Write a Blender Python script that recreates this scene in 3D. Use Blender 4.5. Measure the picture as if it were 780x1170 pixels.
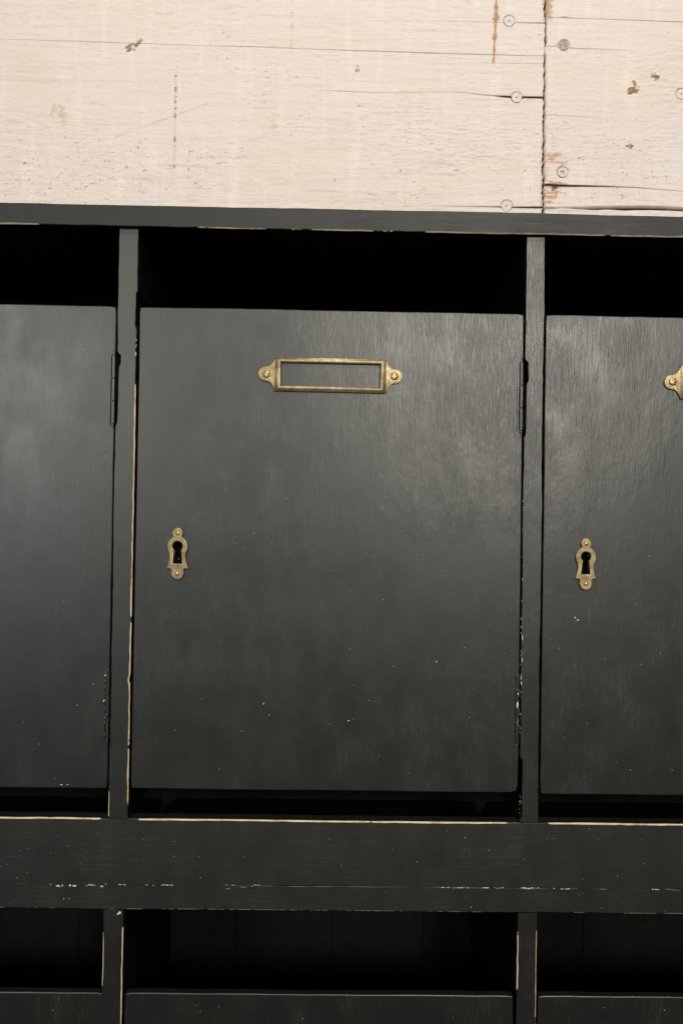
import bpy, bmesh, math, random
import numpy as np
from mathutils import Vector, Matrix

for o in list(bpy.data.objects): bpy.data.objects.remove(o)
SC = bpy.context.scene
COL = SC.collection
R = math.radians

# ------------------------------------------------------------------ camera
YAW, PITCH, ROLL = 0.014575, 0.014382, 0.015330
fw = Vector((math.sin(YAW)*math.cos(PITCH), math.cos(YAW)*math.cos(PITCH), math.sin(PITCH)))
rt = Vector((math.cos(YAW), -math.sin(YAW), 0)); up = rt.cross(fw)
c, s = math.cos(ROLL), math.sin(ROLL)
rt, up = rt*c + up*s, up*c - rt*s
cam = bpy.data.cameras.new('camera'); cam_o = bpy.data.objects.new('camera', cam); COL.objects.link(cam_o)
M = Matrix(((rt.x, up.x, -fw.x, 0.12139), (rt.y, up.y, -fw.y, -0.52046), (rt.z, up.z, -fw.z, 0.17549), (0, 0, 0, 1)))
cam_o.matrix_world = M
cam.sensor_fit = 'VERTICAL'; cam.sensor_height = 36; cam.lens = 36*1000/1170
cam.clip_start = 0.01; cam.clip_end = 50
SC.camera = cam_o

# ------------------------------------------------------------------ light
w = bpy.data.worlds.new('World'); SC.world = w; w.use_nodes = True
w.node_tree.nodes['Background'].inputs[0].default_value = (1.0, 0.98, 0.94, 1)
w.node_tree.nodes['Background'].inputs[1].default_value = 0.035

def lamp(name, loc, aim, energy, col, size):
    l = bpy.data.lights.new(name, 'AREA'); l.shape = 'DISK'; l.size = size; l.energy = energy; l.color = col
    o = bpy.data.objects.new(name, l); COL.objects.link(o); o.location = loc
    o.rotation_euler = (Vector(aim)-Vector(loc)).to_track_quat('-Z', 'Y').to_euler()
    return o
lamp('ceiling_lamp', (0.22, -0.92, 1.30), (0.14, 0, 0.42), 14, (1.0, 0.94, 0.885), 0.16)
lamp('ceiling_lamp', (0.72, -2.40, 0.82), (0.2, 0, 0.35), 34, (1.0, 0.945, 0.865), 0.40)
lamp('ceiling_lamp', (-1.05, -2.40, 0.76), (0.0, 0, 0.35), 17, (1.0, 0.935, 0.83), 0.45)
lamp('window_light', (-0.75, -1.60, 0.36), (0.0, 0, 0.25), 3.2, (0.70, 0.86, 1.0), 0.6)

SC.view_settings.view_transform = 'Standard'; SC.view_settings.look = 'None'
SC.view_settings.gamma = 1; SC.view_settings.exposure = 0.0; SC.view_settings.use_curve_mapping = False

# ------------------------------------------------------------------ noise helpers
_tab = np.random.RandomState(7).rand(256, 256)
def vn(x, z, sx, sz, seed=0):
    """smooth value noise 0..1, cell sx by sz metres"""
    a = np.asarray(x)/sx + seed*17.31; b = np.asarray(z)/sz + seed*9.77
    i = np.floor(a).astype(int); j = np.floor(b).astype(int)
    f = a-i; g = b-j; f = f*f*(3-2*f); g = g*g*(3-2*g)
    T = lambda p, q: _tab[p % 256, q % 256]
    return (T(i, j)*(1-f)+T(i+1, j)*f)*(1-g) + (T(i, j+1)*(1-f)+T(i+1, j+1)*f)*g
def n1(x, sx, seed=0): return vn(x, np.zeros_like(np.asarray(x, float))+seed*3.7, sx, 1.0, seed)
def sstep(a, b, x):
    t = np.clip((np.asarray(x)-a)/(b-a), 0, 1); return t*t*(3-2*t)

# ------------------------------------------------------------------ node helpers
def new_mat(name):
    m = bpy.data.materials.new(name); m.use_nodes = True
    nt = m.node_tree; b = nt.nodes['Principled BSDF']
    return m, nt, b
def nd(nt, t, **kw):
    n = nt.nodes.new(t)
    for k, v in kw.items():
        if isinstance(k, str) and k.startswith('i_'): n.inputs[int(k[2:])].default_value = v
        else: setattr(n, k, v)
    return n
def noise(nt, vec, scale3, detail=4, rough=0.55, dist=0.0):
    mp = nd(nt, 'ShaderNodeMapping'); mp.inputs['Scale'].default_value = scale3
    nt.links.new(vec, mp.inputs['Vector'])
    n = nd(nt, 'ShaderNodeTexNoise'); n.inputs['Scale'].default_value = 1; n.inputs['Detail'].default_value = detail
    n.inputs['Roughness'].default_value = rough; n.inputs['Distortion'].default_value = dist
    nt.links.new(mp.outputs[0], n.inputs['Vector'])
    return n.outputs['Fac']
def ramp(nt, fac, lo, hi, a=0.0, b=1.0):
    n = nd(nt, 'ShaderNodeMapRange'); n.inputs[1].default_value = lo; n.inputs[2].default_value = hi
    n.inputs[3].default_value = a; n.inputs[4].default_value = b; n.clamp = True
    nt.links.new(fac, n.inputs[0]); return n.outputs[0]
def math2(nt, op, a, b):
    n = nd(nt, 'ShaderNodeMath', operation=op)
    for k, v in enumerate((a, b)):
        if isinstance(v, (int, float)): n.inputs[k].default_value = v
        else: nt.links.new(v, n.inputs[k])
    return n.outputs[0]
def mix(nt, fac, a, b):
    n = nd(nt, 'ShaderNodeMix', data_type='RGBA')
    if isinstance(fac, (int, float)): n.inputs[0].default_value = fac
    else: nt.links.new(fac, n.inputs[0])
    for k, v in ((6, a), (7, b)):
        if isinstance(v, tuple): n.inputs[k].default_value = (*v, 1)
        else: nt.links.new(v, n.inputs[k])
    return n.outputs[2]
def position(nt): return nd(nt, 'ShaderNodeNewGeometry').outputs['Position']
def bump(nt, b, h, strength, dist):
    n = nd(nt, 'ShaderNodeBump'); n.inputs['Strength'].default_value = strength; n.inputs['Distance'].default_value = dist
    nt.links.new(h, n.inputs['Height']); nt.links.new(n.outputs[0], b.inputs['Normal'])

def simple(name, col, rough, metal=0.0, var=0.25, sc=300, spec=0.5):
    m, nt, b = new_mat(name); n = noise(nt, position(nt), (sc, sc, sc), 4, 0.6)
    nt.links.new(mix(nt, ramp(nt, n, 0.3, 0.7), tuple(v*(1-var) for v in col), tuple(min(1, v*(1+var)) for v in col)), b.inputs['Base Color'])
    b.inputs['Roughness'].default_value = rough; b.inputs['Metallic'].default_value = metal; b.inputs['Specular IOR Level'].default_value = spec
    bump(nt, b, n, 0.2, 0.0003)
    return m
def paint(name, axis, worn=False, rough=0.40, scuff=1.0, spec=0.7):
    """brushed black paint over wood, grain along the axis"""
    m, nt, b = new_mat(name); P = position(nt)
    g = {'z': (1050, 1050, 110), 'x': (45, 1000, 1000)}[axis]
    g2 = {'z': (420, 420, 60), 'x': (7, 330, 330)}[axis]
    fine = noise(nt, P, g, 3, 0.6, 1.0); mid = noise(nt, P, g2, 3, 0.55, 1.0)
    big = noise(nt, P, (13, 13, 9), 4, 0.6); blot = noise(nt, P, (48, 48, 30), 4, 0.6)
    speck = noise(nt, P, (900, 900, 900), 2, 0.5)
    patch = math2(nt, 'MULTIPLY', ramp(nt, blot, 0.42, 0.68, 0.02, 0.60*scuff), ramp(nt, noise(nt, P, (7, 7, 6), 2, 0.5), 0.40, 0.62, 0.25, 1.0))
    # the most handled, dry-brushed area: upper hinge side of the middle door and its upright
    dist = nd(nt, 'ShaderNodeVectorMath', operation='DISTANCE'); nt.links.new(P, dist.inputs[0]); dist.inputs[1].default_value = (0.225, 0.0, 0.285)
    worn_area = ramp(nt, math2(nt, 'ADD', dist.outputs['Value'], ramp(nt, blot, 0.3, 0.7, 0.05, -0.05)), 0.035, 0.13, 1.0, 0.0)
    patch = math2(nt, 'MAXIMUM', math2(nt, 'MULTIPLY', patch, 0.5), math2(nt, 'MULTIPLY', worn_area, 0.62*scuff))
    base = mix(nt, ramp(nt, big, 0.3, 0.7), (0.0048, 0.0049, 0.0045), (0.0079, 0.0080, 0.0072))
    base = mix(nt, math2(nt, 'MULTIPLY', ramp(nt, fine, 0.50, 0.68), patch), base, (0.080, 0.081, 0.068))
    base = mix(nt, math2(nt, 'MULTIPLY', ramp(nt, speck, 0.74, 0.80), 0.35), base, (0.10, 0.095, 0.085))
    rg = math2(nt, 'ADD', ramp(nt, blot, 0.3, 0.7, -0.035, 0.04), math2(nt, 'ADD', ramp(nt, big, 0.3, 0.7, 0.02, -0.02), rough))
    h = math2(nt, 'MULTIPLY', math2(nt, 'ADD', fine, math2(nt, 'MULTIPLY', mid, 0.55)), math2(nt, 'ADD', math2(nt, 'MULTIPLY', patch, 1.3), 0.12))
    if worn:
        at = nd(nt, 'ShaderNodeAttribute', attribute_name='wear').outputs['Fac']
        wn = noise(nt, P, (420, 420, 420), 3, 0.6)
        wm = ramp(nt, math2(nt, 'ADD', at, math2(nt, 'MULTIPLY', math2(nt, 'SUBTRACT', wn, 0.5), 0.7)), 0.47, 0.55)
        tone = noise(nt, P, (60, 60, 60), 3, 0.6)
        bare = mix(nt, ramp(nt, tone, 0.42, 0.66), (0.58, 0.50, 0.33), (0.38, 0.24, 0.11))
        bare = mix(nt, ramp(nt, wn, 0.5, 0.75), bare, (0.62, 0.58, 0.46))
        base = mix(nt, wm, base, bare); rg = math2(nt, 'ADD', rg, math2(nt, 'MULTIPLY', wm, 0.3))
    nt.links.new(base, b.inputs['Base Color']); nt.links.new(rg, b.inputs['Roughness'])
    b.inputs['Specular IOR Level'].default_value = spec; b.inputs['Specular Tint'].default_value = (0.985, 1.0, 0.955, 1)
    bump(nt, b, h, 0.55, 0.00040)
    return m
PZ, PX = paint('black_paint_upright_grain', 'z'), paint('black_paint_level_grain', 'x', rough=0.44, scuff=0.7)
WZ, WX = paint('worn_paint_upright', 'z', True), paint('worn_paint_level', 'x', True)
PT = paint('dusty_black_paint', 'x', rough=0.50, scuff=0.8, spec=0.36)
INSIDE_SHADE = simple('shaded_black_inside', (0.0035, 0.0035, 0.0033), 0.9, spec=0.05)  # compartment shade put into the colour: a blacker, flatter copy of the cabinet paint
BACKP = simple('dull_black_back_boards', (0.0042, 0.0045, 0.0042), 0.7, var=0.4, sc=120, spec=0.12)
PD = paint('black_paint_door', 'z', rough=0.395)
PH = paint('painted_hinge', 'z', rough=0.40, scuff=0.6)

def brass(name, base, rough):
    m, nt, b = new_mat(name); P = position(nt)
    n = noise(nt, P, (230, 230, 230), 5, 0.65); n2 = noise(nt, P, (1400, 1400, 1400), 3, 0.6)
    col = mix(nt, ramp(nt, n, 0.35, 0.65), base, (base[0]*0.55, base[1]*0.52, base[2]*0.52))
    col = mix(nt, math2(nt, 'MULTIPLY', ramp(nt, n2, 0.55, 0.72), 0.7), col, (0.07, 0.05, 0.025))
    nt.links.new(col, b.inputs['Base Color']); b.inputs['Metallic'].default_value = 0.65
    nt.links.new(ramp(nt, n2, 0.3, 0.7, rough-0.06, rough+0.12), b.inputs['Roughness'])
    bump(nt, b, n2, 0.25, 0.0001)
    return m
BRASS = brass('aged_brass', (0.34, 0.27, 0.145), 0.42)
BRASS2 = brass('pinkish_brass', (0.37, 0.29, 0.165), 0.46)
PIN = brass('bright_brass', (0.62, 0.45, 0.22), 0.3)

STEEL = simple('dull_lock_steel', (0.16, 0.14, 0.11), 0.45, 0.8)
CHIP = simple('chipped_pale_paint', (0.62, 0.58, 0.48), 0.7, 0, 0.3, 900)
CHIPG = simple('grey_scuffed_paint', (0.16, 0.155, 0.135), 0.6, 0, 0.4, 900)
DARKWOOD = simple('raw_dark_backing_wood', (0.012, 0.009, 0.007), 0.9)
SCREWP = simple('whitewashed_screw', (0.56, 0.50, 0.45), 0.6, 0.0, 0.16, 600)
SCREWG = simple('grey_steel_screw', (0.20, 0.185, 0.16), 0.55, 0.3, 0.4, 500)

def wall_mat():
    m, nt, b = new_mat('whitewashed_rough_board'); P = position(nt)
    big = noise(nt, P, (9, 9, 9), 3, 0.5); mid = noise(nt, P, (14, 14, 120), 4, 0.6)
    fine = noise(nt, P, (160, 160, 1100), 4, 0.65, 0.5); gr = noise(nt, P, (1500, 1500, 1500), 2, 0.5)
    vert = noise(nt, P, (110, 110, 12), 3, 0.5)
    col = mix(nt, ramp(nt, big, 0.3, 0.7), (0.625, 0.55, 0.51), (0.64, 0.565, 0.51))
    col = mix(nt, ramp(nt, noise(nt, P, (5, 5, 10), 3, 0.6, 0.4), 0.46, 0.66, 0, 0.55), col, (0.61, 0.52, 0.405))
    col = mix(nt, ramp(nt, noise(nt, P, (6, 6, 17), 3, 0.6, 0.4), 0.52, 0.72, 0, 0.6), col, (0.60, 0.555, 0.525))
    col = mix(nt, ramp(nt, mid, 0.3, 0.72, 0, 0.35), col, (0.675, 0.625, 0.58))
    col = mix(nt, ramp(nt, vert, 0.52, 0.75, 0, 0.40), col, (0.73, 0.68, 0.635))
    col = mix(nt, ramp(nt, fine, 0.56, 0.74, 0, 0.36), col, (0.40, 0.30, 0.22))
    A = lambda n: nd(nt, 'ShaderNodeAttribute', attribute_name=n).outputs['Fac']
    tn = noise(nt, P, (300, 300, 300), 3, 0.6)
    col = mix(nt, A('bare'), col, mix(nt, ramp(nt, tn, 0.35, 0.65), (0.46, 0.26, 0.11), (0.34, 0.16, 0.065)))
    col = mix(nt, A('dirt'), col, (0.045, 0.030, 0.020))
    nt.links.new(col, b.inputs['Base Color']); b.inputs['Roughness'].default_value = 0.72
    b.inputs['Specular IOR Level'].default_value = 0.25
    bump(nt, b, math2(nt, 'ADD', fine, math2(nt, 'MULTIPLY', gr, 0.35)), 0.55, 0.0006)
    return m
WALL = wall_mat()

# ------------------------------------------------------------------ object helpers
def obj(name, me, mats, parent=None, loc=(0, 0, 0), smooth=False):
    if isinstance(me, bmesh.types.BMesh):
        bm = me; me = bpy.data.meshes.new(name); bm.normal_update(); bm.to_mesh(me); bm.free()
    for m in (mats if isinstance(mats, (list, tuple)) else [mats]):
        if m.name not in [x.name for x in me.materials if x]: me.materials.append(m)
    if smooth: me.polygons.foreach_set('use_smooth', [True]*len(me.polygons))
    o = bpy.data.objects.new(name, me); COL.objects.link(o); o.parent = parent; o.location = loc
    return o
def empty(name, loc, label, cat):
    o = bpy.data.objects.new(name, None); COL.objects.link(o); o.location = loc; o.empty_display_size = 0.02
    o['label'] = label; o['category'] = cat
    return o
def pydata(name, v, f):
    me = bpy.data.meshes.new(name); me.from_pydata([tuple(p) for p in v], [], f); me.update(); return me
def box_mesh(name, x0, x1, y0, y1, z0, z1, bev=0.0006):
    bm = bmesh.new(); bmesh.ops.create_cube(bm, size=1)
    for v in bm.verts: v.co = ((x0+x1)/2+v.co.x*(x1-x0), (y0+y1)/2+v.co.y*(y1-y0), (z0+z1)/2+v.co.z*(z1-z0))
    if bev: bmesh.ops.bevel(bm, geom=bm.edges[:], offset=bev, segments=2, affect='EDGES')
    me = bpy.data.meshes.new(name); bm.normal_update(); bm.to_mesh(me); bm.free(); return me
def boolean(me, cutters):
    """me minus the cutter meshes, returned as a new mesh"""
    a = bpy.data.objects.new('tmp', me); COL.objects.link(a); ks = []
    for cm in cutters:
        k = bpy.data.objects.new('tmpc', cm); COL.objects.link(k); ks.append(k)
        md = a.modifiers.new('b', 'BOOLEAN'); md.object = k; md.operation = 'DIFFERENCE'; md.solver = 'EXACT'
    bpy.context.view_layer.update()
    r = bpy.data.meshes.new_from_object(a.evaluated_get(bpy.context.evaluated_depsgraph_get()))
    bpy.data.objects.remove(a)
    for k in ks: bpy.data.objects.remove(k)
    return r
def fill2d(loops, ext, bev, res=2):
    """flat plate from 2-D loops (outer first, then holes), lying in x-z, front at -y"""
    cu = bpy.data.curves.new('tmp', 'CURVE'); cu.dimensions = '2D'; cu.fill_mode = 'BOTH'
    cu.extrude = ext; cu.bevel_depth = bev; cu.bevel_resolution = res; cu.offset = -bev
    for L in loops:
        sp = cu.splines.new('POLY'); sp.points.add(len(L)-1); sp.use_cyclic_u = True
        for p, (x, z) in zip(sp.points, L): p.co = (x, z, 0, 1)
    o = bpy.data.objects.new('tmp', cu); COL.objects.link(o); bpy.context.view_layer.update()
    me = bpy.data.meshes.new_from_object(o.evaluated_get(bpy.context.evaluated_depsgraph_get()))
    bpy.data.objects.remove(o)
    me.transform(Matrix.Rotation(R(90), 4, 'X'))
    return me
def arc(cx, cz, r, a0, a1, n):
    return [(cx+r*math.cos(R(a0+(a1-a0)*i/n)), cz+r*math.sin(R(a0+(a1-a0)*i/n))) for i in range(n+1)]
def join_meshes(name, mes):
    bm = bmesh.new()
    for me in mes: bm.from_mesh(me)
    r = bpy.data.meshes.new(name); bm.to_mesh(r); bm.free(); return r

def wear_fn(ranges, seed):
    def f(sv):
        L = np.zeros_like(sv)
        for a, b, lv in ranges: L = np.maximum(L, lv*sstep(a-0.003, a+min(0.014, (b-a)*0.3), sv)*(1-sstep(b-min(0.014, (b-a)*0.3), b+0.003, sv)))
        return np.clip(L*(0.25+0.70*n1(sv, 0.022, seed)+0.55*n1(sv, 0.006, seed+2)) + 0.3*L*(n1(sv, 0.0024, seed+1)-0.5), 0, 1)
    return f
def bar(name, axis, a, b, lo, hi, y0, y1, parent, wlo=(), whi=(), nlo=(), nhi=(), seed=1, mats=None, step=0.0016, b0=0.00028, b1=0.00065):
    """a board with hand-worn front edges; lo / hi are its faces across the length"""
    n = max(2, int((b-a)/step)); sv = np.linspace(a, b, n)
    W = [wear_fn(wlo, seed)(sv), wear_fn(whi, seed+5)(sv)]
    off = []
    for k, nt in ((0, nlo), (1, nhi)):
        d = 0.00045*(n1(sv, 0.045, seed+11+k)-0.5) + 0.00022*(n1(sv, 0.006, seed+14+k)-0.5)
        for (p, q, dep) in nt: d = d + dep*sstep(p-0.0008, p+0.0008, sv)*(1-sstep(q-0.0008, q+0.0008, sv))
        off.append(d)
    l = lo+off[0]; h = hi-off[1]
    B = [b0 + (b1-b0)*np.clip(W[k]*1.3, 0, 1) + 0.0003*(n1(sv, 0.005, seed+20+k)-0.4) for k in (0, 1)]
    yy = y0 + 0.00030*(n1(sv, 0.05, seed+30)-0.5)
    o1 = np.full(n, y1)
    rows = [(l, o1), (l, yy+B[0]), (l+B[0], yy), (h-B[1], yy), (h, yy+B[1]), (h, o1)]
    vs = []
    for i in range(n):
        for (p, y) in rows:
            vs.append((sv[i], y[i], p[i]) if axis == 'x' else (p[i], y[i], sv[i]))
    fs = []; mi = []
    for i in range(n-1):
        for k in range(6):
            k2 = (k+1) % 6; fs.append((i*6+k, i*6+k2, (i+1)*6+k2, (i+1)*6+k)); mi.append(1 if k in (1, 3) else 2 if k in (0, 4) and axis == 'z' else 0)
    fs += [tuple(range(5, -1, -1)), tuple((n-1)*6+k for k in range(6))]; mi += [0, 0]
    me = pydata(name, vs, fs)
    wa = np.zeros((n, 6)); wa[:, 1] = wa[:, 2] = W[0]; wa[:, 3] = wa[:, 4] = W[1]
    me.attributes.new('wear', 'FLOAT', 'POINT').data.foreach_set('value', wa.ravel())
    bm = bmesh.new(); bm.from_mesh(me); bmesh.ops.recalc_face_normals(bm, faces=bm.faces[:]); bm.to_mesh(me); bm.free()
    o = obj(name, me, mats or ((PX, WX) if axis == 'x' else (PZ, WZ, INSIDE_SHADE)), parent)
    me.polygons.foreach_set('material_index', mi)
    return o

# ================================================================== the wall
WY = 0.190
wall = empty('board_wall', (0.12, WY, 0.30), 'pale whitewashed rough wooden board wall above the black cabinet', 'wall')
wall_inv = Matrix.Translation((-0.12, -WY, -0.30))
XS = np.unique(np.round(np.concatenate([np.arange(-0.60, -0.20, 0.012), np.arange(-0.20, 0.46, 0.0008), np.arange(0.46, 0.86, 0.012)]), 5))
SCREWS = [(0.2631, 0.5912), (0.2700, 0.5280), (0.3084, 0.5720), (0.3086, 0.4672), (0.2629, 0.4385), (0.4057, 0.5340)]
def blob(x, z, cx, cz, rx, rz, rot=0, seed=0):
    dx, dz = x-cx, z-cz; ca, sa = math.cos(R(rot)), math.sin(R(rot))
    u, v = (dx*ca+dz*sa)/rx, (-dx*sa+dz*ca)/rz
    d = np.sqrt(u*u+v*v) + 1.3*(vn(x, z, 0.0020, 0.0012, seed)-0.5)
    return 1-sstep(0.75, 1.05, d)
def board(name, x0, x1, zb, zt, cracks=(), seed=1, jl=0.0, jr=0.0, dz=0.00065, tilt=0.0):
    xs = XS[(XS > x0+0.0004) & (XS < x1-0.0004)]; xs = np.concatenate([[x0], xs, [x1]])
    fz = lambda f: (f(xs) if callable(f) else np.full_like(xs, f))
    lev = [(fz(zb), None)]
    for zc, wd, dp in cracks:
        zc = zc(xs); wd = np.maximum(wd(xs), 0.00003)
        lev += [(zc-wd/2, None), (zc, np.minimum(dp, np.maximum(wd-0.00006, 0)*5)), (zc+wd/2, None)]
    lev.append((fz(zt), None))
    Z = []; D = []
    for k in range(len(lev)-1):
        a, b = lev[k][0], lev[k+1][0]
        crack_step = lev[k][1] is not None or lev[k+1][1] is not None
        n = 1 if crack_step else max(2, int(np.max(b-a)/dz))
        for i in range(n):
            Z.append(a+(b-a)*i/n); D.append(lev[k][1] if (i == 0 and lev[k][1] is not None) else np.zeros_like(xs))
    Z.append(lev[-1][0]); D.append(np.zeros_like(xs))
    Z = np.array(Z); D = np.array(D); X = np.tile(xs, (len(Z), 1))
    X[:, 0] += jl*(n1(Z[:, 0], 0.006, seed+3)-0.5)*2 + 2.2*jl*(n1(Z[:, 0], 0.0018, seed+4)-0.5)
    X[:, -1] += jr*(n1(Z[:, -1], 0.006, seed+5)-0.5)*2 + 2.2*jr*(n1(Z[:, -1], 0.0018, seed+6)-0.5)
    # rough-sawn relief, pits and stains
    ruf = 0.25+1.25*vn(X, Z, 0.06, 0.022, 33)*vn(X, Z, 0.15, 0.06, 34)**0.5
    fur = vn(X, Z, 0.009, 0.0013, seed+1); fur2 = vn(X, Z, 0.0030, 0.0013, seed+8)
    rel = 0.00022*(vn(X, Z, 0.030, 0.0026, seed)-0.5) + ruf*(0.00036*(fur-0.5)+0.00034*(fur2-0.5)) + 0.0006*(vn(X, Z, 0.12, 0.03, seed+2)-0.5)
    dens = 0.55*vn(X, Z, 0.07, 0.035, 41) + 0.25*vn(X, Z, 0.02, 0.01, 42) + 0.30*sstep(0.52, 0.44, Z) 
    th = 0.982 - 0.095*sstep(0.32, 0.9, dens)
    f1 = vn(X, Z, 0.0036, 0.00085, seed+50); f2 = vn(X, Z, 0.0015, 0.0010, seed+51)
    fleck = np.maximum(sstep(0, 0.035, f1-th)*0.85, sstep(0, 0.03, f2-th-0.005)*0.9)
    lines = sstep(0.70, 0.95, vn(X, Z, 0.05, 0.0011, seed+52))*sstep(0.45, 0.8, vn(X, Z, 0.03, 0.012, seed+53))*0.16
    dirt = np.maximum(fleck*(0.2+0.6*vn(X, Z, 0.004, 0.004, 60)), lines*0.8)
    bare = 0.10*sstep(0.62, 0.9, vn(X, Z, 0.03, 0.018, 61))*sstep(0.4, 0.9, vn(X, Z, 0.006, 0.0016, 62)) + 0.16*ruf*sstep(0.42, 0.12, 0.6*fur+0.4*fur2)
    def add(a, b): return np.maximum(a, b)
    # knots and nail holes
    for cx, cz, rx, rz, rot, kd, kb in [(-0.0467, 0.5618, .0042, .0026, 60, .55, .8), (-0.0400, 0.5650, .0045, .0017, 45, .6, .7), (0.1391, 0.5474, .0016, .0034, 0, .65, .5),
            (0.3659, 0.5360, .0040, .0030, 20, .6, .9), (0.3670, 0.5400, .0014, .0040, 10, .5, .8), (0.3838, 0.5473, .0038, .0024, -10, .75, .9), (0.3635, 0.4904, .0030, .0025, 0, .8, .5),
            (0.3019, 0.4551, .0030, .0026, 70, .9, 1), (-0.0427, 0.5595, .0016, .0016, 0, .3, .6), (0.0712, 0.5005, .0040, .0040, 0, 0, .22), (-0.100, 0.506, .0035, .008, 10, 0.05, .25), (-0.107, 0.509, .0025, .006, -10, 0.05, .25)]:
        m = blob(X, Z, cx, cz, rx, rz, rot, seed+70); dirt = add(dirt, m*kd*(0.25+1.0*vn(X, Z, .0013, .0013, 71)**1.5)); bare = add(bare, m*kb); rel = rel-m*0.0004*(kd > 0.4)
    # saw-blade marks: dotted line, orange streaks
    m = np.exp(-((X+0.0085-0.0000)/0.0009)**2)*(Z > 0.463)*(Z < 0.545)
    dirt = add(dirt, m*sstep(0.62, 0.8, vn(X, Z, 0.01, 0.0024, 81))*0.75); bare = add(bare, m*0.22)
    xc = 0.2522+0.0007*(n1(Z, 0.008, 82)-0.5)*2-0.0018*sstep(0.60, 0.555, Z)
    wd = 0.0007+0.0016*n1(Z, 0.006, 83)+0.0014*np.exp(-((Z-0.594)/0.003)**2)
    m = (1-sstep(0.6, 1.15, np.abs(X-xc)/wd + 0.7*(vn(X, Z, .004, .0009, 84)-0.5)))*sstep(0.553, 0.558, Z)
    bare = add(bare, m*0.85); dirt = add(dirt, m*0.25*vn(X, Z, .002, .002, 85))
    m = np.exp(-((X-0.0852)/0.0012)**2)*(Z > 0.56); bare = add(bare, m*0.35*vn(X, Z, .003, .004, 86)); dirt = add(dirt, m*sstep(.75, .9, vn(X, Z, .004, .002, 87))*.4)
    m = (1-sstep(0.5, 1.2, np.abs(X-0.2945)/0.0042 + 1.1*(vn(X, Z, .006, .0012, 88)-0.5)))*sstep(0.590, 0.597, Z); bare = add(bare, m*0.75)
    m = (1-sstep(0.6, 1.1, np.abs(X-0.2920)/0.0016 + 1.1*(vn(X, Z, .004, .0012, 89)-0.5)))*sstep(0.500, 0.49, Z); bare = add(bare, m*0.35)
    # split paint near the lower screws
    for cx, cz, rx, rz, k in [(0.3045, 0.4775, .009, .0055, .6), (0.2980, 0.4490, .008, .008, .75), (0.3035, 0.4575, .010, .0020, .8), (0.294, 0.470, .003, .012, .4)]:
        m = blob(X, Z, cx, cz, rx, rz, 0, 91); bare = add(bare, m*k*(X > 0.2915)*sstep(0.2, 0.6, vn(X, Z, .007, .0014, 92)))
    # dragged brush line running down to the left
    t = (X+0.058)/(0.0182+0.058); m = np.exp(-((Z-(0.4876+0.0297*t))/0.0008)**2)*(t > 0)*(t < 1)
    bare = add(bare, m*0.45*vn(X, Z, .008, .01, 93))
    # dished paint and grime round the screw heads
    for sx, sz in SCREWS:
        d = np.hypot(X-sx, Z-sz); rel = rel-(0.0016*(1-sstep(0.0043, 0.0050, d))); dirt = add(dirt, 0.5*np.exp(-((d-0.0044)/0.0005)**2)*(0.1+0.9*vn(X, Z, .004, .004, 95)))
    for zc, wd, dp in cracks:
        zz = zc(X); ww = wd(X); m = np.exp(-((Z-zz)/(0.0006+ww*0.8))**2)*sstep(0.0, 0.0006, ww); bare = add(bare, m*0.22)
    dirt = np.where(D > 0.0007, 1.0, dirt)
    for zc, wd, dp in cracks: dirt = add(dirt, (np.abs(Z-zc(X)) < wd(X)*0.55+0.00005)*sstep(0.0002, 0.0009, wd(X)))
    Y = WY - rel + D + tilt*(X-x0)
    nr, nc = X.shape; V = np.stack([X, Y, Z], -1).reshape(-1, 3)
    idx = np.arange(nr*nc).reshape(nr, nc)
    q = np.stack([idx[:-1, :-1], idx[:-1, 1:], idx[1:, 1:], idx[1:, :-1]], -1).reshape(-1, 4)
    ring = np.concatenate([idx[0, :], idx[1:, -1], idx[-1, -2::-1], idx[-2:0:-1, 0]])
    back = V[ring].copy(); back[:, 1] = WY+0.012; nb = len(ring); base = len(V); V = np.concatenate([V, back])
    r2 = np.roll(np.arange(nb), -1)
    q = np.concatenate([q, np.stack([ring, base+np.arange(nb), base+r2, ring[r2]], -1)])
    me = bpy.data.meshes.new(name); me.vertices.add(len(V)); me.vertices.foreach_set('co', V.astype(np.float32).ravel())
    me.loops.add(q.size); me.loops.foreach_set('vertex_index', q.astype(np.int32).ravel())
    me.polygons.add(len(q)); me.polygons.foreach_set('loop_start', np.arange(0, q.size, 4, dtype=np.int32))
    me.update(calc_edges=True)
    for nme, arr in (('dirt', dirt), ('bare', bare)):
        me.attributes.new(nme, 'FLOAT', 'POINT').data.foreach_set('value', np.concatenate([np.clip(arr, 0, 1).ravel(), np.full(nb, 0.2 if nme == 'bare' else 1.0)]).astype(np.float32))
    me.transform(wall_inv)
    return obj(name, me, WALL, wall)
wob = lambda a, sc, sd: (lambda x: a*(n1(x, sc, sd)-0.5)*2)
def line(p0, p1, a=0.0006, sc=0.03, sd=1):
    def f(x): return p0[1]+(p1[1]-p0[1])*(x-p0[0])/(p1[0]-p0[0]) + a*(n1(x, sc, sd)-0.5)*2
    return f
def poly(pts, a=0.0005, sc=0.012, sd=1):
    xs_, zs_ = zip(*pts)
    return lambda x: np.interp(x, xs_, zs_) + a*(n1(x, sc, sd)-0.5)*2
prof = lambda pts: (lambda x: np.interp(x, [p[0] for p in pts], [p[1] for p in pts]))
SL = line((-0.1518, 0.5658), (0.2927, 0.5618), 0.0004, 0.05, 3)
SLt = lambda x: SL(x)+0.00042+0.0003*n1(x, 0.02, 4)
XL, XR = 0.2918, 0.2940
board('board', -0.60, XL, SLt, 0.700, [(line((0.2333, 0.5894), (0.2923, 0.5901), 0.0003, 0.02, 5), prof([(0.05, 0), (0.2, 0.0001), (0.255, 0.0003), (0.292, 0.0005)]), 0.002)], 1, 0, 0.0007)
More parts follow.
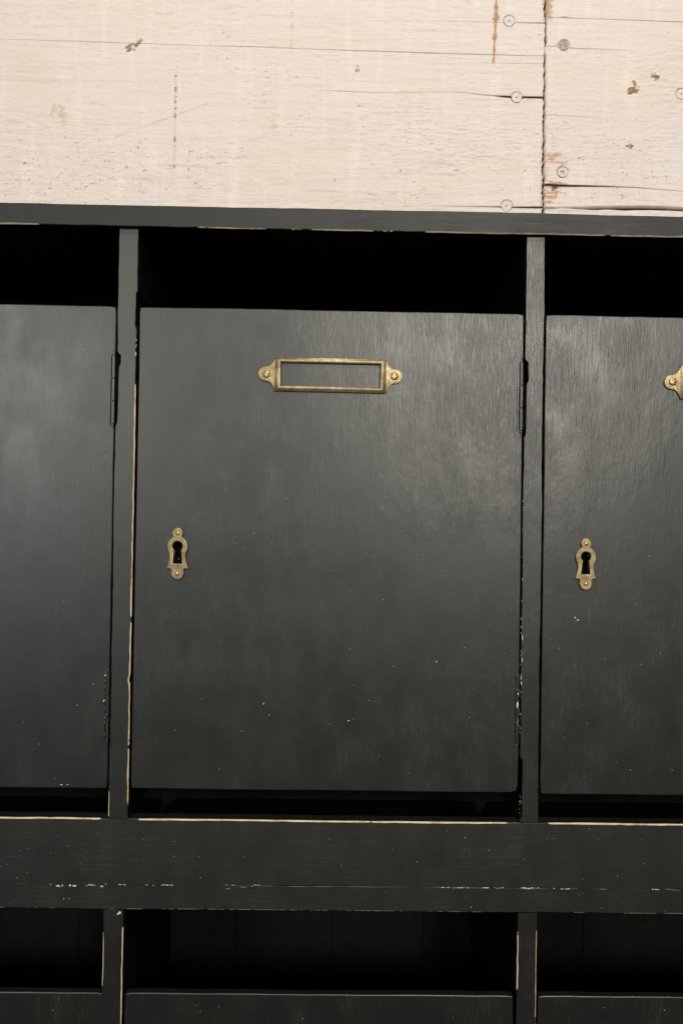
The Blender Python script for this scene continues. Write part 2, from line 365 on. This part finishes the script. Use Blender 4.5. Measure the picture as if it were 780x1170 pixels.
board('board', -0.60, XL, 0.26, SL, [
    (line((0.2138, 0.4367), (0.2920, 0.4373), 0.0003, 0.03, 6), prof([(0.17, 0), (0.215, 0.0003), (0.25, 0.0005), (0.292, 0.0011)]), 0.003),
    (poly([(0.10, 0.5305), (0.1193, 0.5297), (0.15, 0.5290), (0.1695, 0.5296), (0.2197, 0.5312), (0.245, 0.5292), (0.27, 0.5280), (0.2931, 0.5278)], 0.0003, 0.01, 7), prof([(0.10, 0), (0.125, 0.0003), (0.2, 0.0002), (0.25, 0.0004), (0.262, 0.0011), (0.27, 0.0011), (0.293, 0.0013)]), 0.004),
    (line((0.2373, 0.5555), (0.2927, 0.5561), 0.0003, 0.02, 8), prof([(0.21, 0), (0.24, 0.0002), (0.292, 0.0003)]), 0.001)], 2, 0, 0.0007)
SR = line((0.2937, 0.5945), (0.4066, 0.5928), 0.0003, 0.03, 9)
SRt = lambda x: SR(x)+0.0005+0.0011*np.exp(-((x-0.3085)/0.004)**2)
GP = lambda x: 0.4368+0.0006*(n1(x, 0.012, 10)-0.5)*2-0.0002*(x > 0.31)
GPt = lambda x: 0.4380+0.0009*sstep(0.30, 0.33, x)+0.0022*sstep(0.315, 0.37, x)*(0.55+0.6*n1(x, 0.02, 12))+0.0003*(n1(x, 0.005, 13)-0.5)
board('board', XR, 0.86, SRt, 0.700, (), 3, 0.0007, 0)
board('board', XR, 0.86, GPt, SR, [
    (poly([(0.2918, 0.4564), (0.31, 0.4559), (0.34, 0.4562), (0.37, 0.4557), (0.408, 0.4530)], 0.0002, 0.01, 14), prof([(0.29, 0.0013), (0.305, 0.0015), (0.325, 0.0009), (0.36, 0.0005), (0.40, 0.0003), (0.43, 0)]), 0.004),
    (line((0.2947, 0.5142), (0.3423, 0.5123), 0.0003, 0.02, 15), prof([(0.293, 0.0003), (0.33, 0.0002), (0.35, 0)]), 0.001),
    (poly([(0.2947, 0.5706), (0.3056, 0.5708), (0.3164, 0.5696), (0.3489, 0.5689), (0.38, 0.5683)], 0.0002, 0.01, 16), prof([(0.293, 0.0003), (0.31, 0.0004), (0.345, 0.0003), (0.37, 0)]), 0.0015)], 4, 0.0007, 0)
board('board', XR, 0.86, 0.26, GP, (), 5, 0.0007, 0)
obj('backing_panel', box_mesh('backing_panel', -0.60, 0.86, WY+0.0125, WY+0.022, 0.26, 0.70, 0), DARKWOOD, wall).matrix_parent_inverse = wall_inv

def screw_head_mesh(r, q=1.0, cross=True):
    c = [(0.0011*r/0.004*a, 0.0011*r/0.004*b) for a, b in [(q*a, q*b) for a, b in [(2, .35), (.35, .35), (.35, 2), (-.35, 2), (-.35, .35), (-2, .35), (-2, -.35), (-.35, -.35), (-.35, -2), (.35, -2), (.35, -.35), (2, -.35)]]]
    top = fill2d([arc(0, 0, r, 0, 345, 23)] + ([c] if cross else []), 0.0002, 0.00025)
    bm = bmesh.new(); bmesh.ops.create_circle(bm, cap_ends=True, segments=24, radius=r*0.9, matrix=Matrix.Translation((0, 0.0008, 0)) @ Matrix.Rotation(R(90), 4, 'X'))
    for f_ in bm.faces: f_.material_index = 1
    b = bpy.data.meshes.new('t'); bm.to_mesh(b); bm.free()
    return join_meshes('screw', [top, b])
SM1, SM2 = screw_head_mesh(0.0042, 0.4), screw_head_mesh(0.0041, 0.9)
SM3 = screw_head_mesh(0.0038, 1.0)
for k, (sx, sz) in enumerate(SCREWS):
    o = obj('screw', (SM1, SM1, SM3, SM2, SM1, SM1)[k], (), wall, (sx-0.12, 0.0009 if k != 2 else 0.0016, sz-0.30))
    o.rotation_euler = (R(random.Random(k).uniform(-4, 4)), R(37*k+12), R(random.Random(k+9).uniform(-4, 4)))
for me, m in ((SM1, SCREWP), (SM2, SCREWP), (SM3, SCREWG)):
    me.materials.clear(); me.materials.append(m); me.materials.append(DARKWOOD)

# ================================================================== the cabinet
S = 0.243
cab = empty('locker_cabinet', (0.1215, 0.0, -0.47), 'black painted wooden pigeonhole cabinet with worn edges and brass fitted doors', 'cabinet')
CI = Matrix.Translation((-0.1215, 0, 0.47))
def fix(o): o.matrix_parent_inverse = CI; return o
BACK = 0.166
# top board, its worn lower lip
fix(bar('top_board', 'x', -0.256, 0.499, 0.3499, 0.3625, -0.004, 0.1885, cab,
    wlo=[(-0.26, -0.045, 1.0), (-0.045, -0.01, .35), (0.035, 0.11, .85), (0.10, 0.17, .6), (0.17, 0.5, .95)], whi=[(-0.26, 0.5, .12)], seed=3, b0=0.0003, b1=0.0006, mats=(PT, WX)))
# uprights between the columns, upper row
up_top, up_bot = 0.3498, 0.0004
fix(bar('upright', 'z', up_bot, up_top, -0.0058, 0.0058, 0, BACK, cab,
    wlo=[(0.001, 0.0165, 1.0), (0.22, 0.33, .30), (0.05, 0.2, .12)], whi=[(0.003, 0.262, 1.15), (0.262, 0.30, .45), (0.31, 0.345, .35)],
    nlo=[(0.2335, 0.2755, 0.0009), (0.268, 0.2752, 0.0011), (0.043, 0.087, 0.0002)], nhi=[(0.291, 0.312, 0.0009), (0.080, 0.084, 0.0006)], seed=21))
fix(bar('upright', 'z', up_bot, up_top, S-0.0059, S+0.0054, 0, BACK, cab,
    wlo=[(0.33, 0.347, .5), (0.05, 0.16, .42), (0.22, 0.33, .3), (0.0, 0.04, .22)], whi=[(0.002, 0.03, .55), (0.08, 0.13, .3), (0.2, 0.34, .22)],
    nlo=[(0.2300, 0.2755, 0.0010), (0.262, 0.2752, 0.0010), (0.003, 0.038, 0.0014), (0.045, 0.088, 0.0002)], seed=37))
fix(bar('upright', 'z', up_bot, up_top, -S-0.0057, -S+0.0057, 0, BACK, cab, wlo=[(0, 0.3, .4)], whi=[(0, 0.28, .8)], seed=51))
fix(bar('upright', 'z', up_bot, up_top, 2*S-0.0057, 2*S+0.0057, 0, BACK, cab, wlo=[(0, 0.3, .5)], whi=[(0, 0.28, .6)], seed=63))
# rail between the rows: an upper board with a strip butted below it
fix(bar('front_rail', 'x', -0.2487, 0.4917, -0.0384, 0.0001, 0.0002, 0.0105, cab,
    wlo=[], whi=[(-0.249, -0.0065, 1.25), (-0.0065, 0.0065, .2), (0.0062, 0.2365, 1.15), (0.236, 0.250, .2), (0.2487, 0.49, 1.1)], seed=71, b0=0.0002, b1=0.0007))
fix(bar('rail_strip', 'x', -0.2487, 0.4917, -0.0529, -0.03852, 0.0004, 0.0185, cab,
    wlo=[(-0.249, 0.49, .50), (0.12, 0.23, .68)], whi=[], seed=83, b0=0.00015, b1=0.0005))
# lower row uprights
for cx, sd in ((-0.0016, 91), (0.2427, 97), (-S, 103), (2*S, 109)):
    fix(bar('upright', 'z', -0.409, -0.0531, cx-0.0059, cx+0.0059, 0, BACK, cab, wlo=[(-0.104, -0.058, 1.0), (-0.40, -0.104, .35)], whi=[(-0.40, -0.055, .98)], seed=sd, b0=0.0003, b1=0.0006))
fix(bar('bottom_rail', 'x', -0.2487, 0.4917, -0.470, -0.4094, 0.0002, 0.0185, cab, whi=[(-0.249, 0.49, .9)], seed=113))
def cbox(name, x0, x1, y0, y1, z0, z1, m=PX): return fix(obj(name, box_mesh(name, x0, x1, y0, y1, z0, z1, 0.0005), m, cab))
for k in range(3):
    xa, xb = (k-1)*S+0.0058, k*S-0.0059
    cbox('shelf', xa, xb, 0.0107, BACK, -0.0500, -0.0390, INSIDE_SHADE)
    cbox('shelf', xa, xb, 0.0187, BACK, -0.4500, -0.4390, INSIDE_SHADE)
bx = -0.2487; rb = random.Random(31)
while bx < 0.490:
    bw = min(rb.uniform(0.055, 0.085), 0.4917-bx)
    if 0.4917-bx-bw < 0.02: bw = 0.4917-bx
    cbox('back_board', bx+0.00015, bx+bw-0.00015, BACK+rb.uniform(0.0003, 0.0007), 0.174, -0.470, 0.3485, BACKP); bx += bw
cbox('back_panel', -0.2487, 0.4917, 0.1742, 0.178, -0.470, 0.3485, INSIDE_SHADE)

# ---- doors ---------------------------------------------------------
DW, DH, DT = 0.2297, 0.2866, 0.0052
def keyhole_loop(r, hw0, hw1, drop, n=18):
    a = math.degrees(math.asin(hw0/r))
    return arc(0, 0, r, -90+a, 270-a, n) + [(-hw1, -drop), (hw1, -drop)]
def door_mesh(kx, kz, seed, nx=54, nz=66, rc=0.0008):
    """panel with slightly hand-planed outline and rounded arris, keyhole cut through; origin at its lower left front corner"""
    b = 0.0006
    us = np.concatenate([[0, b*0.3, b], np.linspace(0, DW, nx)[1:-1], [DW-b, DW-b*0.3, DW]])
    vs = np.concatenate([[0, b*0.3, b], np.linspace(0, DH, nz)[1:-1], [DH-b, DH-b*0.3, DH]])
    U, V = np.meshgrid(us, vs)
    dep = lambda t, L: np.where((t < 1e-9) | (t > L-1e-9), 1.0, np.where((t < b*0.5) | (t > L-b*0.5), 0.35, 0.0))
    Y = b*np.maximum(dep(U, DW), dep(V, DH)) + 0.00035*(vn(U, V, 0.08, 0.10, seed)-0.5) + 0.00012*(vn(U, V, 0.02, 0.03, seed+1)-0.5)
    eu = (U/DW-0.5)*2; ev = (V/DH-0.5)*2
    X = U - np.sign(eu)*np.abs(eu)**30*(0.0003*n1(V, 0.05, seed+2)+0.0001*n1(V, 0.009, seed+3)) 
    Z = V - np.sign(ev)*np.abs(ev)**30*(0.0005*n1(U, 0.06, seed+4)+0.00025*n1(U, 0.01, seed+5))
    # softened corners, the lower hinge-side one most
    for cx, cz, rr in ((0, 0, 0.0006), (DW, 0, rc), (0, DH, 0.0008), (DW, DH, 0.0009)):
        k = np.exp(-((U-cx)**2+(V-cz)**2)/(2*(rr*1.2)**2)); X = X+k*rr*0.5*(1 if cx == 0 else -1); Z = Z+k*rr*0.5*(1 if cz == 0 else -1)
    # hinge let into the right edge
    for h0, h1 in ((0.2145, 0.258), (0.029, 0.070)):
        X = X - np.where(U > DW-b*1.01, 1, 0)*0.0004*sstep(h0-.001, h0+.001, V)*(1-sstep(h1-.001, h1+.001, V))
    nr, nc = X.shape; P = np.stack([X, Y, Z], -1).reshape(-1, 3); idx = np.arange(nr*nc).reshape(nr, nc)
    f = [tuple(q) for q in np.stack([idx[:-1, :-1], idx[:-1, 1:], idx[1:, 1:], idx[1:, :-1]], -1).reshape(-1, 4)]
    ring = np.concatenate([idx[0, :], idx[1:, -1], idx[-1, -2::-1], idx[-2:0:-1, 0]]); n = len(ring)
    bk = P[ring].copy(); bk[:, 1] = DT; base = len(P); P = np.concatenate([P, bk])
    for i in range(n):
        j = (i+1) % n; f.append((ring[i], base+i, base+j, ring[j]))
    f.append(tuple(base+i for i in range(n)))
    me = pydata('door', P, [tuple(int(t) for t in q) for q in f])
    cut = fill2d([keyhole_loop(0.0031, 0.0016, 0.0028, 0.0108)], 0.02, 0)
    cut.transform(Matrix.Translation((kx, 0.005, kz)))
    bm = bmesh.new(); bm.from_mesh(cut); bmesh.ops.remove_doubles(bm, verts=bm.verts[:], dist=1e-6); bmesh.ops.recalc_face_normals(bm, faces=bm.faces[:]); bm.to_mesh(cut); bm.free()
    bm = bmesh.new(); bm.from_mesh(me); bmesh.ops.recalc_face_normals(bm, faces=bm.faces[:]); bm.to_mesh(me); bm.free()
    r = boolean(me, [cut])
    return r

# label holder: mitred half-round frame with two scalloped ears
def holder_mesh():
    hw, hh = 0.0332, 0.0102
    prof_ = [(0, 0.0), (0, 0.0010), (0.0003, 0.0014), (0.0008, 0.0016), (0.0011, 0.0021), (0.0017, 0.0025), (0.0024, 0.0026), (0.0031, 0.0023), (0.0036, 0.0016), (0.0038, 0.0002)]
    vs, fs = [], []
    for (d, h) in prof_:
        for sx, sz in ((-1, -1), (1, -1), (1, 1), (-1, 1)):
            dd = d*(1.08 if True else 1); vs.append((sx*(hw-dd), -h, sz*(hh-d*0.90)))
    m = len(prof_)
    for k in range(m-1):
        for c_ in range(4): fs.append((k*4+c_, k*4+(c_+1) % 4, (k+1)*4+(c_+1) % 4, (k+1)*4+c_))
    fr = pydata('f', vs, fs)
    bm = bmesh.new(); bm.from_mesh(fr); bmesh.ops.recalc_face_normals(bm, faces=bm.faces[:])
    # split each rail into lengths with slight wobble for a pressed-metal look
    bm.to_mesh(fr); bm.free()
    parts = [fr]
    for sg in (-1, 1):
        L = [(0.0322, 0.0100), (0.0331, 0.0099)]
        half = [(0.0334, 0.0088), (0.0340, 0.0076), (0.0348, 0.0064), (0.0357, 0.0054), (0.0367, 0.0047), (0.0377, 0.0044)]
        L += half + arc(0.0387, 0, 0.0043, 88, -88, 16) + [(x, -z) for x, z in half[::-1]]
        L += [(0.0331, -0.0099), (0.0322, -0.0100)]
        me = fill2d([[(sg*x, z) for x, z in L]], 0.00025, 0.0003, 2)
        me.transform(Matrix.Translation((0, -0.00055, 0))); parts.append(me)
    me = join_meshes('label_holder', parts)
    bm = bmesh.new(); bm.from_mesh(me); bmesh.ops.remove_doubles(bm, verts=bm.verts[:], dist=1e-6)
    bmesh.ops.recalc_face_normals(bm, faces=bm.faces[:]); bm.to_mesh(me); bm.free()
    return me
def dome_mesh(name, r, h, slots=0):
    vs = []; fs = []; nr, ns = 6, 20
    for i in range(nr):
        a = math.pi/2*i/(nr-1) if i else 0
        for k in range(ns):
            vs.append((r*math.cos(a*0.97)*math.cos(2*math.pi*k/ns), -h*math.sin(a), r*math.cos(a*0.97)*math.sin(2*math.pi*k/ns)))
    for i in range(nr-1):
        for k in range(ns): fs.append((i*ns+k, i*ns+(k+1) % ns, (i+1)*ns+(k+1) % ns, (i+1)*ns+k))
    fs.append(tuple((nr-1)*ns+k for k in range(ns)))
    vs += [(r*math.cos(2*math.pi*k/ns), 0.0006, r*math.sin(2*math.pi*k/ns)) for k in range(ns)]
    b = nr*ns
    for k in range(ns): fs.append((b+k, b+(k+1) % ns, (k+1) % ns, k))
    fs.append(tuple(b+k for k in range(ns)))
    me = pydata(name, vs, fs)
    bm = bmesh.new(); bm.from_mesh(me); bmesh.ops.recalc_face_normals(bm, faces=bm.faces[:]); bm.to_mesh(me); bm.free()
    if slots:
        cs = [box_mesh('c', -r*0.62, r*0.62, -h*2, -h*0.35, -r*0.14, r*0.14, 0)]
        if slots == 2: cs.append(box_mesh('c', -r*0.14, r*0.14, -h*2, -h*0.36, -r*0.62, r*0.62, 0))
        me = boolean(me, cs)
    me.name = name; return me
def plate_mesh(variant):
    k = 0.52e-3
    right = arc(0, 23, 6.3, 90, -38, 9)
    right += arc(0, 7.5, 12.0, 63, -32, 10)
    right += [(9.4, -1.5), (9.3, -5), (10.2, -10), (11.4, -14), (12.8, -18.0), (9.5, -17.6), (7.4, -18.2)]
    right += arc(0, -23, 7.3, 20, -90, 9)
    out = [(x*k, z*k) for x, z in right] + [(-x*k, z*k) for x, z in right[-2:0:-1]]
    hole = [(x, z+8*k) for x, z in keyhole_loop(0.0029, 0.0017 if variant else 0.0021, 0.0027, 0.0104 if variant else 0.0102)]
    me = fill2d([out, hole], 0.0003, 0.0006, 3); me.transform(Matrix.Translation((0, -0.0009, 0))); me.name = 'keyhole_plate'
    return me
def hinge_mesh(length):
    """painted butt-hinge knuckle: three barrels, pin ends and the thin leaf edge beside it"""
    bm = bmesh.new(); r = 0.0015; seg = length/3
    for k in range(3):
        mt = Matrix.Translation((0, 0, (k+0.5)*seg))
        g = bmesh.ops.create_cone(bm, cap_ends=True, segments=14, radius1=r*(1-0.04*k), radius2=r*(1-0.03*k), depth=seg-0.0007, matrix=mt)
    for z in (-0.0006, length+0.0004):
        bmesh.ops.create_cone(bm, cap_ends=True, segments=12, radius1=r*0.72, radius2=r*0.6, depth=0.0012, matrix=Matrix.Translation((0, 0, z)))
    bmesh.ops.create_cube(bm, size=1, matrix=Matrix.Translation((-0.0014, 0.0010, length/2)) @ Matrix.Diagonal((0.0018, 0.0014, length+0.001, 1)))
    for v in bm.verts: v.co.y *= 0.65
    me = bpy.data.meshes.new('hinge'); bm.to_mesh(me); bm.free(); return me

def flakes(name, pts, parent, m, seed, inv=None, y=0.0):
    """tiny irregular paint flakes and spatters on a surface, (x, z, length, height)"""
    rr = random.Random(seed); vs = []; fs = []
    for (x, z, a, b) in pts:
        n = 7 if a < 0.0012 else 11; i0 = len(vs); rot = rr.uniform(-0.5, 0.5)
        for lay in (0, 1):
            for k in range(n):
                t = 2*math.pi*k/n; q = rr.uniform(0.6, 1.1)*(1 if lay == 0 else 0.8)
                dx, dz = a/2*q*math.cos(t), b/2*q*math.sin(t)
                vs.append((x+dx-dz*0.22*rot, y+(0.0004 if lay == 0 else -0.00012), z+dz+dx*0.15*rot))
        for k in range(n): fs.append((i0+k, i0+(k+1) % n, i0+n+(k+1) % n, i0+n+k))
        fs.append(tuple(i0+n+k for k in range(n)))
    me = pydata(name, vs, fs)
    bm = bmesh.new(); bm.from_mesh(me); bmesh.ops.recalc_face_normals(bm, faces=bm.faces[:]); bm.to_mesh(me); bm.free()
    o = obj(name, me, m, parent); o['kind'] = 'stuff'
    if inv is not None: o.matrix_parent_inverse = inv
    return o

KX = 0.0255
D1, D2 = door_mesh(KX, 0.1440, 5, rc=0.0020), door_mesh(KX, 0.1418, 25)
HOLD, HSCREW, PIN_M = holder_mesh(), dome_mesh('screw', 0.0024, 0.0012, 2), dome_mesh('pin', 0.00135, 0.0009)
PL1, PL2 = plate_mesh(0), plate_mesh(1)
HG = hinge_mesh(0.0405)
LOCKM = box_mesh('lock', -0.011, 0.011, 0.0054, 0.0115, -0.016, 0.012, 0.0004)
for me, m in ((D1, PD), (D2, PD), (HOLD, BRASS), (HSCREW, PIN), (PIN_M, PIN), (PL1, BRASS), (PL2, BRASS2), (HG, PH), (LOCKM, INSIDE_SHADE)):
    me.materials.clear(); me.materials.append(m)
for me in (HSCREW, PIN_M): me.polygons.foreach_set('use_smooth', [True]*len(me.polygons)); me.set_sharp_from_angle(angle=R(35))
for me in (PL1, PL2, HOLD, HG): me.polygons.foreach_set('use_smooth', [True]*len(me.polygons)); me.set_sharp_from_angle(angle=R(50))

def make_door(x, z, me, kz, plate, seed, spots):
    rs = random.Random(seed+400)   # faint key and hand scratches beside the lock
    d = obj('door', me, (), cab); d.location = (x-0.1215, 0.0006, z+0.47)
    rr = random.Random(seed)
    hx, hz = 0.1143, 0.2471
    h = obj('label_holder', HOLD, (), d, (hx, -0.0001, hz)); h.rotation_euler.y = R(rr.uniform(-0.3, 0.3))
    for sg in (-1, 1):
        sc = obj('screw', HSCREW, (), d, (hx+sg*0.0380, -0.0012, hz)); sc.rotation_euler.y = R(rr.uniform(0, 90))
    p = obj('keyhole_plate', plate, (), d, (KX, 0.0, kz-0.0042)); p.rotation_euler.y = R(rr.uniform(-1.2, 1.2))
    for pz in (23*0.52e-3, -23*0.52e-3):
        obj('pin', PIN_M, (), d, (KX, -0.0016, kz-0.0042+pz))
    obj('lock', LOCKM, (), d, (KX+0.004, 0, kz))
    for hz_, hy in ((0.2160, -0.0006), (0.0295, 0.0000)):
        obj('hinge', HG, (), d, (DW-0.0010-rr.uniform(0, 0.0004), hy, hz_))
    flakes('scratches', [(KX+rs.uniform(-0.014, 0.016), kz-0.022+rs.uniform(-0.012, 0.02), rs.uniform(.0002, .0022), rs.uniform(.00015, .0005)) for _ in range(7)] + [(rs.uniform(0.002, 0.22), rs.uniform(0.01, 0.27), rs.uniform(.0006, .003), rs.uniform(.00015, .0004)) for _ in range(9)], d, CHIPG, seed+50, None, 0.0001)
    if spots:
        flakes('paint_spatter', [(a-x, b-z, c_, e_) for a, b, c_, e_ in spots], d, CHIP, seed)
    return d
def spat(pts, seed, lo=0.0004, hi=0.0008):
    rr = random.Random(seed); return [(a*1e-3, b*1e-3, rr.uniform(lo, hi), rr.uniform(lo, hi)*1.1) for a, b in pts]
def scatter(n, x0, x1, z0, z1, seed, lo=0.00028, hi=0.00060):
    rr = random.Random(seed); return [(rr.uniform(x0, x1), rr.uniform(z0, z1), rr.uniform(lo, hi), rr.uniform(lo, hi)) for _ in range(n)]
C_SP = [(96.4, 190.5), (143.8, 158.3), (148.2, 156.8), (149.8, 152.3), (164.4, 136.0), (79.3, 130.9), (124.7, 148.1), (122.7, 143.3), (203.2, 103.4), (161.4, 92.0), (209.2, 79.3), (138.0, 60.3), (137.7, 80.2), (206.7, 62.1), (146.9, 71.3), (88.1, 62.0), (108.2, 162.8), (112.7, 159.9), (77.0, 169.8), (154.0, 175.3)]
c_sp = spat(C_SP, 3, 0.0003, 0.0006) + [(0.0846, 0.0687, 0.0006, 0.0016), (0.1351, 0.0592, 0.0014, 0.0007), (0.1867, 0.0948, 0.0011, 0.0007), (0.1352, 0.1016, 0.0006, 0.0005)] + scatter(26, 0.03, 0.23, 0.02, 0.17, 5)
l_sp = spat([(-11.3, 214.0), (-18.7, 205.1), (-63.3, 265.1), (-25.8, 277.2), (-25.3, 66.4), (-15.8, 78.9)], 8, 0.0004, 0.0009) + scatter(16, -0.10, -0.01, 0.02, 0.28, 6) + [(-0.0336, 0.0195, 0.0022, 0.0004), (-0.030, 0.0196, 0.0016, 0.0004)]
r_sp = spat([(259.5, 103.7), (303.2, 32.0), (275.6, 28.0), (313.4, 159.7)], 9) + [(0.2692, 0.1222, 0.0012, 0.0008), (0.2708, 0.1208, 0.0018, 0.0007)] + scatter(16, 0.252, 0.33, 0.02, 0.28, 7)
Z0 = 0.0172
make_door(-S+0.0069, Z0, D2, 0.1440, PL1, 1, l_sp)
cd = make_door(0.0069, Z0, D1, 0.1440, PL1, 2, c_sp)
make_door(S+0.0064, Z0-0.0004, D2, 0.1418, PL2, 3, r_sp)
for k, (dx, dz) in enumerate(((0.0068-S, -0.1018), (0.0057, -0.1018), (S+0.0064, -0.1018))):
    make_door(dx, dz-DH, D2, 0.1418, PL1, 10+k, scatter(10, dx+0.01, dx+0.22, dz-0.03, dz-0.002, 20+k))

# chips along the joint of the rail, round the hinges and on the arrises
rr = random.Random(4); ch = []
def chip_run(a, b, dz, hh, n=None):
    # ragged run of flakes from pixel-free metric x a..b (mm) along the joint
    x = a
    while x < b:
        L = min(b-x+0.3, rr.uniform(0.7, 3.6))
        ch.append(((x+L/2)*1e-3, -0.0385+dz+rr.uniform(-1, 1)*hh*0.25, L*1.05e-3, hh*rr.uniform(0.45, 1.1)))
        x += L*rr.uniform(0.7, 1.05)
for a, b, dz, hh in ((-40, -38.8, -.0003, .0005), (-35.7, -31.5, -.0011, .0011), (-28.0, -23.4, -.0009, .0012), (-18.5, -12.6, -.0006, .0008), (-9.8, -7.8, -.0013, .0009), (-6.7, -5.2, 0, .0006), (1.0, 5.2, 0, .0006), (16.8, 18.3, 0, .0005), (21.2, 22.6, -.0003, .0005), (26, 33, 0, .0007),
        (63.8, 70.5, .0001, .0005), (72, 80, -.0003, .0004), (80, 84, .0003, .0005), (188, 196, 0, .0004), (198, 207.5, 0, .0006), (202.5, 206.4, .0002, .0007), (215.4, 219.6, 0, .0006), (222.4, 228.3, 0, .0007), (238, 249.3, 0, .0010), (252.6, 258.6, 0, .0006), (262, 267.6, -.0002, .0006), (271, 272, 0, .0005), (285.6, 289.6, -.0002, .0005), (314, 321, 0, .0004), (325, 327, 0, .0004)):
    chip_run(a, b, dz, hh)
rr2 = random.Random(77)
fix(flakes('paint_chips', [q for q in ch if rr2.random() < 0.6], cab, CHIP, 5, CI, 0.0003))
fix(flakes('paint_chips', [(a, b+rr2.uniform(-.0004, .0002), c_*1.2, d_*1.3) for a, b, c_, d_ in ch if rr2.random() < 0.75]+[(-0.0335, -0.0400, .006, .0013), (0.0655, -0.0405, .004, .0007), (0.0745, -0.0395, .005, .0006), (0.2435, -0.0390, .010, .0005), (0.330, -0.0388, .012, .0003)], cab, CHIPG, 6, CI, 0.00035))
RS = [(-58.2, -35.1), (-28.8, -16.4), (-11.5, -9.1), (33.5, -22.0), (49.2, -34.1), (205.1, -8.9), (194.6, -4.9), (176.7, -23.6), (132.2, -26.1), (204.7, -16.2), (240.1, -21.5), (279.0, -3.0), (296.1, -30.8), (219.2, -16.5)]
fix(flakes('paint_spatter', spat(RS, 12, .0003, .0007)+scatter(45, -0.07, 0.33, -0.037, -0.002, 13, .0002, .0004), cab, CHIP, 14, CI, 0.0002))
fix(flakes('paint_spatter', spat([(-30.8, -47.2), (-27.7, -47.1), (286.9, -50.0), (209.3, -50.1)], 12, .0005, .0009)+scatter(12, -0.07, 0.33, -0.052, -0.041, 15, .0002, .0004), cab, CHIP, 16, CI, 0.0005))
hc = [(-0.0078, 0.2408, .0008, .0012), (-0.0074, 0.2352, .0010, .0010), (0.2356, 0.2520, .0006, .0022), (0.2352, 0.2310, .0009, .0012), (-0.0072, 0.2790, .0007, .0008)]
for x, za, zb_, n in ((0.2368, 0.044, 0.125, 26), (0.2352, 0.058, 0.082, 14), (-0.0080, 0.046, 0.088, 12), (0.2372, 0.15, 0.20, 10), (0.2372, 0.004, 0.02, 8)):
    for k in range(n): hc.append((x+rr.uniform(-.0006, .0006), rr.uniform(za, zb_), rr.uniform(.0003, .0008), rr.uniform(.0005, .0022)))
fix(flakes('paint_chips', hc, cab, CHIPG, 17, CI, -0.0012))
fix(flakes('paint_chips', [(0.2349, 0.0700, 0.0012, 0.0048), (0.2353, 0.0765, 0.0007, 0.002), (0.2373, 0.0965, 0.0006, 0.004), (0.2374, 0.1100, 0.0006, 0.005), (0.2371, 0.083, 0.0007, 0.003), (-0.0092, 0.0695, 0.0009, 0.0013), (-0.0085, 0.0845, 0.0010, 0.0011), (0.0024, -0.0546, 0.0018, 0.0016), (0.0013, -0.0553, 0.0008, 0.0018)], cab, CHIP, 18, CI, -0.0013))
